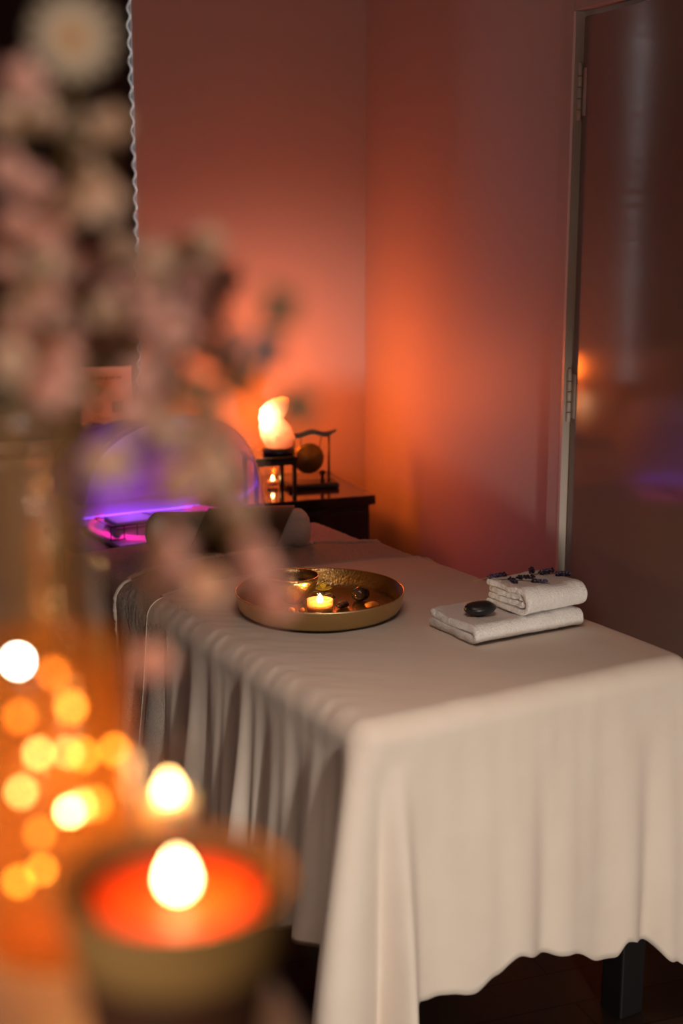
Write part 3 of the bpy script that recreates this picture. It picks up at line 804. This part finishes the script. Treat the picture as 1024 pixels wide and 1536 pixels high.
# translucent violet film lining the left flank
bm = bmesh.new(); rows = []
for i in range(31):
    a = PI * (.52 + .40 * i / 30)
    cx, cz = math.cos(a), math.sin(a)
    sx = -(abs(cx) ** .75); szz = abs(cz) ** .75
    rows.append([bm.verts.new((-.035 + .29 * sx, -.16 + .30 * t, .015 + .335 * szz * (1 - .10 * t * t) + .005 * math.sin(t * 17 + a * 5))) for t in [q / 14 for q in range(15)]])
for A_, B_ in zip(rows, rows[1:]):
    for j in range(14): bm.faces.new((A_[j], A_[j + 1], B_[j + 1], B_[j]))
o = link('side_film', bm, M['acrylic_hood'], dm); md = o.modifiers.new('t', 'SOLIDIFY'); md.thickness = .0015
o['label'] = 'violet translucent film on the left flank'

# ------------------------------------------------------------------ near shelf unit with a white top
TZF = 1.26
sd = thing('tall_cupboard', 'tall cupboard with a smooth white top in front, carrying candles and flowers', 'cupboard', room(-.16, .66, 0), RANG)
bevel(link('cupboard_top', boxbm((0, 0, TZF - .0125), (.72, .64, .025)), M['white_top'], sd, False), .008, 3)
link('cupboard_body', boxbm((0, 0, .617), (.68, .60, 1.234)), M['white_top'], sd, False)
for sx in (-1, 1):
    dv = link('door', boxbm((sx * .17, -.308, .64), (.332, .016, 1.15)), M['white_top'], sd, False)
    bm = bmesh.new(); tube(bm, [(sx * .03, -.318, .75), (sx * .03, -.338, .75), (sx * .03, -.338, .60), (sx * .03, -.318, .60)], .004, 8); link('handle', bm, M['brass'], dv)

# big candle in a stoneware cup
cc = thing('candle_cup', 'big orange candle burning in a flared ochre stoneware cup, nearest the camera', 'candle', (-.0725, .570, TZF + .0005))
bm = bmesh.new()
lathe(bm, [(0, 0), (.030, 0), (.033, .004), (.038, .03), (.045, .07), (.0515, .097), (.0520, .101), (.0505, .103), (.0465, .1015), (.0450, .097), (.0430, .085), (.038, .05), (.02, .04), (0, .04)], 72)
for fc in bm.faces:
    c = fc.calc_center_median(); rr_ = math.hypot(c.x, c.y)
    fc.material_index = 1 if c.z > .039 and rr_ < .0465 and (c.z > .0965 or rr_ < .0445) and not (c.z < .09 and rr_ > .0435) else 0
link('cup_body', bm, [M['cup'], M['cup_in']], cc)
bm = bmesh.new()
lathe(bm, [(0, .045), (.032, .048), (.0345, .086), (.0362, .0935), (.0345, .0945), (.030, .0915), (.012, .0895), (0, .0893)], 48)
o = link('wax', bm, M['wax'], cc)
bm = bmesh.new(); tube(bm, [(0, 0, .088), (.0006, 0, .094), (.0016, 0, .0985)], .0009, 8); link('wick', bm, M['wick'], cc)
o = link('flame', flame_bm(.0155, .0046), M['flame'], cc, loc=(.0012, 0, .0955))

# amber glass jar; added glowing beads stand in for flame glints in the glass
JC = Vector((-.151, .700, TZF + .0005))
jr = thing('amber_jar', 'wide amber glass jar full of warm fairy lights', 'jar', JC)
bm = bmesh.new(); lathe(bm, [(0, 0), (.038, 0), (.0415, .004), (.042, .012), (.0415, .150), (.0405, .158), (.0415, .166), (.0400, .167), (.0385, .158), (.0395, .150), (.0395, .012), (.037, .006), (0, .005)], 72,
                        wob=lambda a, z: .012 * nz(math.cos(a) * 4, math.sin(a) * 4, z * 30))
link('jar_glass', bm, M['amber_glass'], jr)
GLINT_PTS = [(-.1647, .6911, 1.4202, 4), (-.1397, .6971, 1.3936, 1), (-.1584, .6998, 1.3668, 2), (-.1446, .7071, 1.3638, 2), (-.1345, .697, 1.3672, 1), (-.1196, .7061, 1.3661, 1), (-.1338, .6615+.02, 1.3675-.022, 2),
       (-.1271, .6833, 1.3461, 1), (-.1449, .7072, 1.3309, 4), (-.1668, .6924, 1.3483, 2), (-.1609, .705, 1.298, 1), (-.1689, .6857, 1.3011, 1), (-.156, .6835, 1.3294, 0), (-.1235, .6823, 1.3199, 0), (-.1461, .6872, 1.4151, 0), (-.1646, .6887, 1.3913, 0)]
fs = thing('fairy_lights', 'string of warm fairy lights coiled inside the amber jar', 'string lights', JC + Vector((0, 0, .006)))
order = sorted(range(len(GLINT_PTS)), key=lambda i: GLINT_PTS[i][2])
pts = [Vector(GLINT_PTS[i][:3]) - fs.location for i in order]
bm = bmesh.new(); tube(bm, catmull(pts, 6), .0005, 5); link('wire', bm, M['wire'], fs)  # made-up thread joining the glint beads
for i in range(len(GLINT_PTS)):
    p = Vector(GLINT_PTS[i][:3]) - fs.location
    rr = math.hypot(p.x, p.y)
    if rr > .034: p.x *= .034 / rr; p.y *= .034 / rr
    bm = bmesh.new(); ico(bm, (0, 0, 0), .0024, 2, (1, 1, 1.25)); link('bulb', bm, M['bulbs'][GLINT_PTS[i][3]], fs, loc=p)
# small tealight beside the jar
tealight('tealight_candle', 'small burning tealight on the white top, between the jar and the big candle', (-.0955, .737, TZF + .0005), r=.017, hgt=.100, fh=.014, fr=.0052)

# glass vase
VC = Vector((-.187, .85, TZF + .0005))
vs = thing('glass_vase', 'tall clear glass vase holding the flower branches, behind the amber jar', 'vase', VC)
bm = bmesh.new(); lathe(bm, [(0, 0), (.034, 0), (.037, .004), (.037, .262), (.038, .270), (.0362, .270), (.0348, .262), (.0348, .010), (0, .008)], 64); link('vase_glass', bm, M['vase_glass'], vs)
bm = bmesh.new(); lathe(bm, [(0, .0095), (.0335, .0095), (.0335, .150), (0, .150)], 48); link('water', bm, M['water'], vs)
BRANCHES = [
    [(-0.125,0.697,1.724,"D")],
    [(-0.16,0.744,1.707,"P"),(-0.171,0.77,1.689,"W"),(-0.15,0.738,1.686,"W"),(-0.169,0.741,1.666,"P"),(-0.158,0.746,1.653,"P"),(-0.159,0.718,1.635,"P")],
    [(-0.111,0.721,1.685,"W"),(-0.126,0.729,1.68,"W"),(-0.132,0.741,1.662,"W"),(-0.114,0.692,1.654,"W"),(-0.135,0.706,1.648,"W"),(-0.14,0.691,1.634,"P")],
    [(-0.122,0.802,1.621,"W"),(-0.147,0.794,1.619,"P"),(-0.156,0.748,1.619,"W"),(-0.136,0.814,1.611,"P"),(-0.185,0.813,1.604,"P"),(-0.154,0.791,1.596,"P"),(-0.136,0.788,1.594,"P"),(-0.175,0.756,1.622,"P")],
    [(-0.068,0.766,1.627,"W"),(-0.062,0.802,1.61,"P"),(-0.076,0.769,1.604,"P"),(-0.068,0.778,1.591,"P"),(-0.083,0.782,1.58,"P"),(-0.059,0.767,1.58,"P"),(-0.095,0.797,1.605,"W"),(-0.074,0.796,1.614,"W"),(-0.091,0.824,1.615,"W"),(-0.066,0.801,1.599,"W"),(-0.08,0.81,1.589,"W"),(-0.08,0.8,1.566,"W"),(-0.071,0.811,1.559,"P")],
    [(-0.102,0.737,1.603,"P"),(-0.092,0.724,1.591,"P"),(-0.113,0.775,1.577,"P"),(-0.123,0.775,1.577,"P"),(-0.091,0.764,1.569,"W"),(-0.116,0.755,1.6,"P"),(-0.096,0.727,1.616,"W"),(-0.083,0.721,1.594,"P"),(-0.095,0.725,1.576,"P"),(-0.08,0.71,1.585,"P")],
    [(-0.158,0.719,1.587,"P"),(-0.14,0.693,1.577,"P"),(-0.136,0.724,1.576,"P"),(-0.16,0.692,1.572,"W"),(-0.137,0.732,1.583,"W"),(-0.115,0.724,1.594,"W"),(-0.141,0.665,1.606,"P")],
    [(-0.018,0.66,1.555,"L"),(-0.036,0.709,1.574,"B"),(-0.029,0.678,1.6,"L"),(-0.054,0.714,1.561,"L")],
    [(-0.083,0.713,1.565,"W"),(-0.069,0.69,1.556,"L"),(-0.09,0.729,1.547,"W"),(-0.078,0.739,1.532,"W"),(-0.061,0.704,1.545,"W"),(-0.093,0.691,1.562,"P"),(-0.07,0.708,1.521,"W")],
    [(-0.057,0.732,1.513,"W"),(-0.058,0.718,1.501,"W"),(-0.047,0.673,1.498,"W"),(-0.042,0.682,1.478,"P"),(-0.04,0.672,1.469,"P"),(-0.036,0.669,1.461,"P"),(-0.062,0.721,1.528,"W")],
    [(-0.112,0.677,1.526,"W"),(-0.085,0.704,1.512,"W"),(-0.09,0.696,1.535,"W"),(-0.1,0.678,1.551,"P")],
    [(-0.169,0.746,1.561,"W"),(-0.146,0.704,1.561,"P"),(-0.143,0.74,1.547,"W"),(-0.153,0.703,1.579,"P"),(-0.171,0.724,1.594,"W"),(-0.147,0.71,1.595,"W"),(-0.168,0.714,1.551,"L")],
    [(-0.094,0.693,1.418,"P"),(-0.065,0.681,1.466,"W"),(-0.083,0.646,1.49,"P"),(-0.083,0.687,1.469,"P")],
]

def blossom(kind, rnd):
    bm = bmesh.new()
    if kind in 'PW':
        n = 5; r0 = rnd.uniform(.0135, .0170); cup = rnd.uniform(.25, .7)
        for k in range(n):
            rot = Matrix.Rotation(2 * PI * k / n + rnd.uniform(-.15, .15), 3, 'Z') @ Matrix.Rotation(-cup, 3, 'Y')
            g = bmesh.ops.create_grid(bm, x_segments=5, y_segments=5, size=1)
            for v in g['verts']:
                x = (v.co.x + 1) / 2; y = v.co.y
                w_ = .62 * math.sin(PI * min(1, .12 + x * .88) ** .8) + .05
                v.co = rot @ Vector((x * r0, y * w_ * r0 * .62, r0 * (.22 * x * x + .12 * y * y)))
        for k in range(6):
            a = k * PI / 3; ico(bm, (math.cos(a) * .002, math.sin(a) * .002, .0045), .0011, 1, mi=1)
        mats = [M['pink'] if kind == 'P' else M['cream'], M['yolk']]
    elif kind == 'D':
        for k in range(17):
            rot = Matrix.Rotation(2 * PI * k / 17, 3, 'Z') @ Matrix.Rotation(-.12, 3, 'Y')
            ico(bm, rot @ Vector((.0125, 0, 0)), .0085, 2, (1, .30, .08), rot=rot)
        ico(bm, (0, 0, .0015), .0062, 2, (1, 1, .5), mi=1)
        mats = [M['daisy'], M['yolk']]
    else:
        for k in range(4):
            rot = Matrix.Rotation(2 * PI * k / 4 + rnd.random(), 3, 'Z') @ Matrix.Rotation(-.9, 3, 'Y')
            ico(bm, rot @ Vector((.008, 0, 0)), .0095, 2, (1, .6, .4), rot=rot)
        mats = [M['leaf'] if kind == 'L' else M['blue_bud'], M['yolk']]
    return bm, mats
BLAB = ['daisy-like white flower with an orange centre on a tall stem, highest in the bouquet', 'flowering branch at the upper left edge of the bouquet, below the daisy',
        'pale blossom branch curving up right of the bouquet top, below the daisy', 'pink and cream blossom branch in front of the dark window', 'blossom branch arching right across the wall, highest on that side',
        'pink blossom branch crossing the wavy blind edge', 'low pink blossom branch close above the vase mouth', 'thin sprig of small grey-green buds reaching farthest right, in front of the orange glow',
        'cream blossom branch hanging over the violet dome', 'cream blossom branch trailing down over the brown bolster and the bowl', 'cream blossom branch in front of the violet flap', 'short dense cluster of blossoms low at the left, just over the vase rim', 'lowest drooping blossom branch, in front of the draped terry blanket']
NAMES = ['daisy_stem'] + ['blossom_branch'] * 6 + ['bud_sprig'] + ['blossom_branch'] * 5
rnd = random.Random(3)
camp = Vector((0, 0, 1.65))
for bi, B_ in enumerate(BRANCHES):
    base = VC + Vector((rnd.uniform(-.018, .018), rnd.uniform(-.018, .018), .012))
    mouth = VC + Vector((.022 * math.cos(bi * 2.1), .022 * math.sin(bi * 2.1), .268))
    t = thing(NAMES[bi], BLAB[bi], 'flower' if bi == 0 else 'flowering branch', base, 0, None if bi in (0, 7) else 'flowering branches in the vase')
    P_ = [Vector(p[:3]) for p in B_]
    cen = sum(P_, Vector()) / len(P_)
    far = max(P_, key=lambda p: (p - mouth).length)
    mid = mouth.lerp(far, .45) + Vector((0, 0, .035 if far.z < mouth.z + .25 else .0))
    sp = catmull([base, mouth, mid, far], 10)
    bm = bmesh.new(); ns = len(sp)
    tube(bm, [p - base for p in sp], [.0026 * (1 - .6 * i / ns) for i in range(ns)], 6)
    for p in P_:
        q = min(sp[11:], key=lambda s_: (s_ - p).length + .25 * (s_ - mouth).length)
        if (q - p).length > .004: tube(bm, [q - base, q.lerp(p, .5) + Vector((0, 0, -.004)) - base, p - base], [.0011, .0009, .0007], 5)
    link('stem', bm, M['green_stem'], t)
    for p, src in zip(P_, B_):
        k = src[3]
        b2, ms = blossom(k, rnd)
        o = link({'P': 'blossom', 'W': 'blossom', 'D': 'flower_head', 'L': 'bud', 'B': 'bud'}[k], b2, ms, t, loc=p - base)
        v = (camp - p).normalized() + Vector((rnd.uniform(-.5, .5), rnd.uniform(-.5, .5), rnd.uniform(-.5, .5))) * (.25 if k == 'D' else 1)
        o.rotation_euler = v.to_track_quat('Z', 'Y').to_euler()
        o['label'] = {'P': 'pale pink blossom', 'W': 'cream blossom', 'D': 'white petals round an orange centre', 'L': 'grey-green bud', 'B': 'blue-grey bud'}[k]
    if bi not in (0, 7):
        for k in range(3):
            q = sp[rnd.randint(18, ns - 3)]; bm = bmesh.new()
            rot = Matrix.Rotation(rnd.uniform(0, 6), 3, 'Z') @ Matrix.Rotation(rnd.uniform(-.8, .5), 3, 'Y')
            ico(bm, rot @ Vector((.012, 0, 0)), .013, 2, (1, .38, .05), rot=rot)
            link('leaf', bm, M['leaf'], t, loc=q - base)

# ------------------------------------------------------------------ light
def area(name, loc, target, size, power, col, sy=None, spread=None):
    l = bpy.data.lights.new(name, 'AREA'); l.size = size; l.energy = power; l.color = col
    if sy: l.shape = 'RECTANGLE'; l.size_y = sy
    if spread: l.spread = spread
    o = bpy.data.objects.new(name, l); COL.objects.link(o); o.location = loc
    o.rotation_euler = (Vector(target) - Vector(loc)).to_track_quat('-Z', 'Y').to_euler(); return o
def spot(name, loc, target, power, col, ang, blend, size):
    l = bpy.data.lights.new(name, 'SPOT'); l.energy = power; l.color = col; l.spot_size = R(ang); l.spot_blend = blend; l.shadow_soft_size = size
    o = bpy.data.objects.new(name, l); COL.objects.link(o); o.location = loc
    o.rotation_euler = (Vector(target) - Vector(loc)).to_track_quat('-Z', 'Y').to_euler(); return o
def point(name, loc, power, col, size):
    l = bpy.data.lights.new(name, 'POINT'); l.energy = power; l.color = col; l.shadow_soft_size = size
    o = bpy.data.objects.new(name, l); COL.objects.link(o); o.location = loc; return o

spot('low_room_lamp', (1.10, -.55, .62), (.36, 2.4, .46), 215, (1, .86, .72), 30, .7, .12)
area('dim_ceiling_light', room(.5, 1.6, CEIL - .03), room(.5, 1.9, 0), 1.0, 7.5, (1, .74, .58), spread=R(82))  # unseen overhead fill, added for the ambient light on the bed
area('dim_far_light', room(-.6, -1.2, 1.9), room(.2, 3.6, 1.6), 1.0, 2.4, (1, .80, .72))  # unseen fill behind the camera, added to lift the ambient level
spot('flower_lamp', room(-.75, -.5, 1.45), room(.12, .8, 1.62), 38, (1, .80, .62), 50, .6, .12)  # unseen spot added to brighten the flowers, not a fitting of the room
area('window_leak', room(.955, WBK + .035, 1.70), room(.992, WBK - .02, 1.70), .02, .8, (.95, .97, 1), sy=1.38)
lc = cab(-.275, .115, .8775)
point('salt_lamp_glow', lc + E2 * .13 + Vector((0, 0, .12)), 5.5, (1, .15, .012), .045)
point('salt_lamp_top_glow', lc + E1 * .03 + Vector((0, 0, .235)), 4.2, (1, .15, .012), .045)
point('dome_glow', DC + SV * -.12 - DV * .05 + Vector((0, 0, DZ + .15)), .6, (.26, .06, 1), .05)
point('candle_glow', (-.060, .564, TZF + .116), .17, (1, .42, .12), .008)
point('jar_glow', JC + Vector((0, 0, .07)), .15, (1, .50, .15), .02)
point('tealight_glow', (-.0955, .737, TZF + .085), .06, (1, .55, .22), .006)
point('tray_tealight_glow', bed(.276, .622, TZ + .045), .6, (1, .50, .16), .006)
wd = bpy.data.worlds.new('world'); sc.world = wd; wd.use_nodes = True
wd.node_tree.nodes['Background'].inputs[0].default_value = (.02, .015, .015, 1); wd.node_tree.nodes['Background'].inputs[1].default_value = .5

# ------------------------------------------------------------------ camera
cam = bpy.data.cameras.new('camera'); co = bpy.data.objects.new('camera', cam); COL.objects.link(co)
cam.sensor_fit = 'VERTICAL'; cam.sensor_height = 36; cam.lens = 50
co.location = (0, 0, 1.65); co.rotation_euler = (R(90 - 12.4), 0, 0)
cam.dof.use_dof = True; cam.dof.focus_distance = 3.15; cam.dof.aperture_fstop = 2.1
cam.clip_start = .05
sc.camera = co
sc.view_settings.view_transform = 'Standard'; sc.view_settings.look = 'None'; sc.view_settings.gamma = 1; sc.view_settings.exposure = 0
sc.view_settings.use_curve_mapping = False
sc.cycles.use_denoising = True
sc.cycles.sample_clamp_indirect = 4
sc.cycles.max_bounces = 10; sc.cycles.transparent_max_bounces = 24
sc.cycles.caustics_reflective = False; sc.cycles.caustics_refractive = False
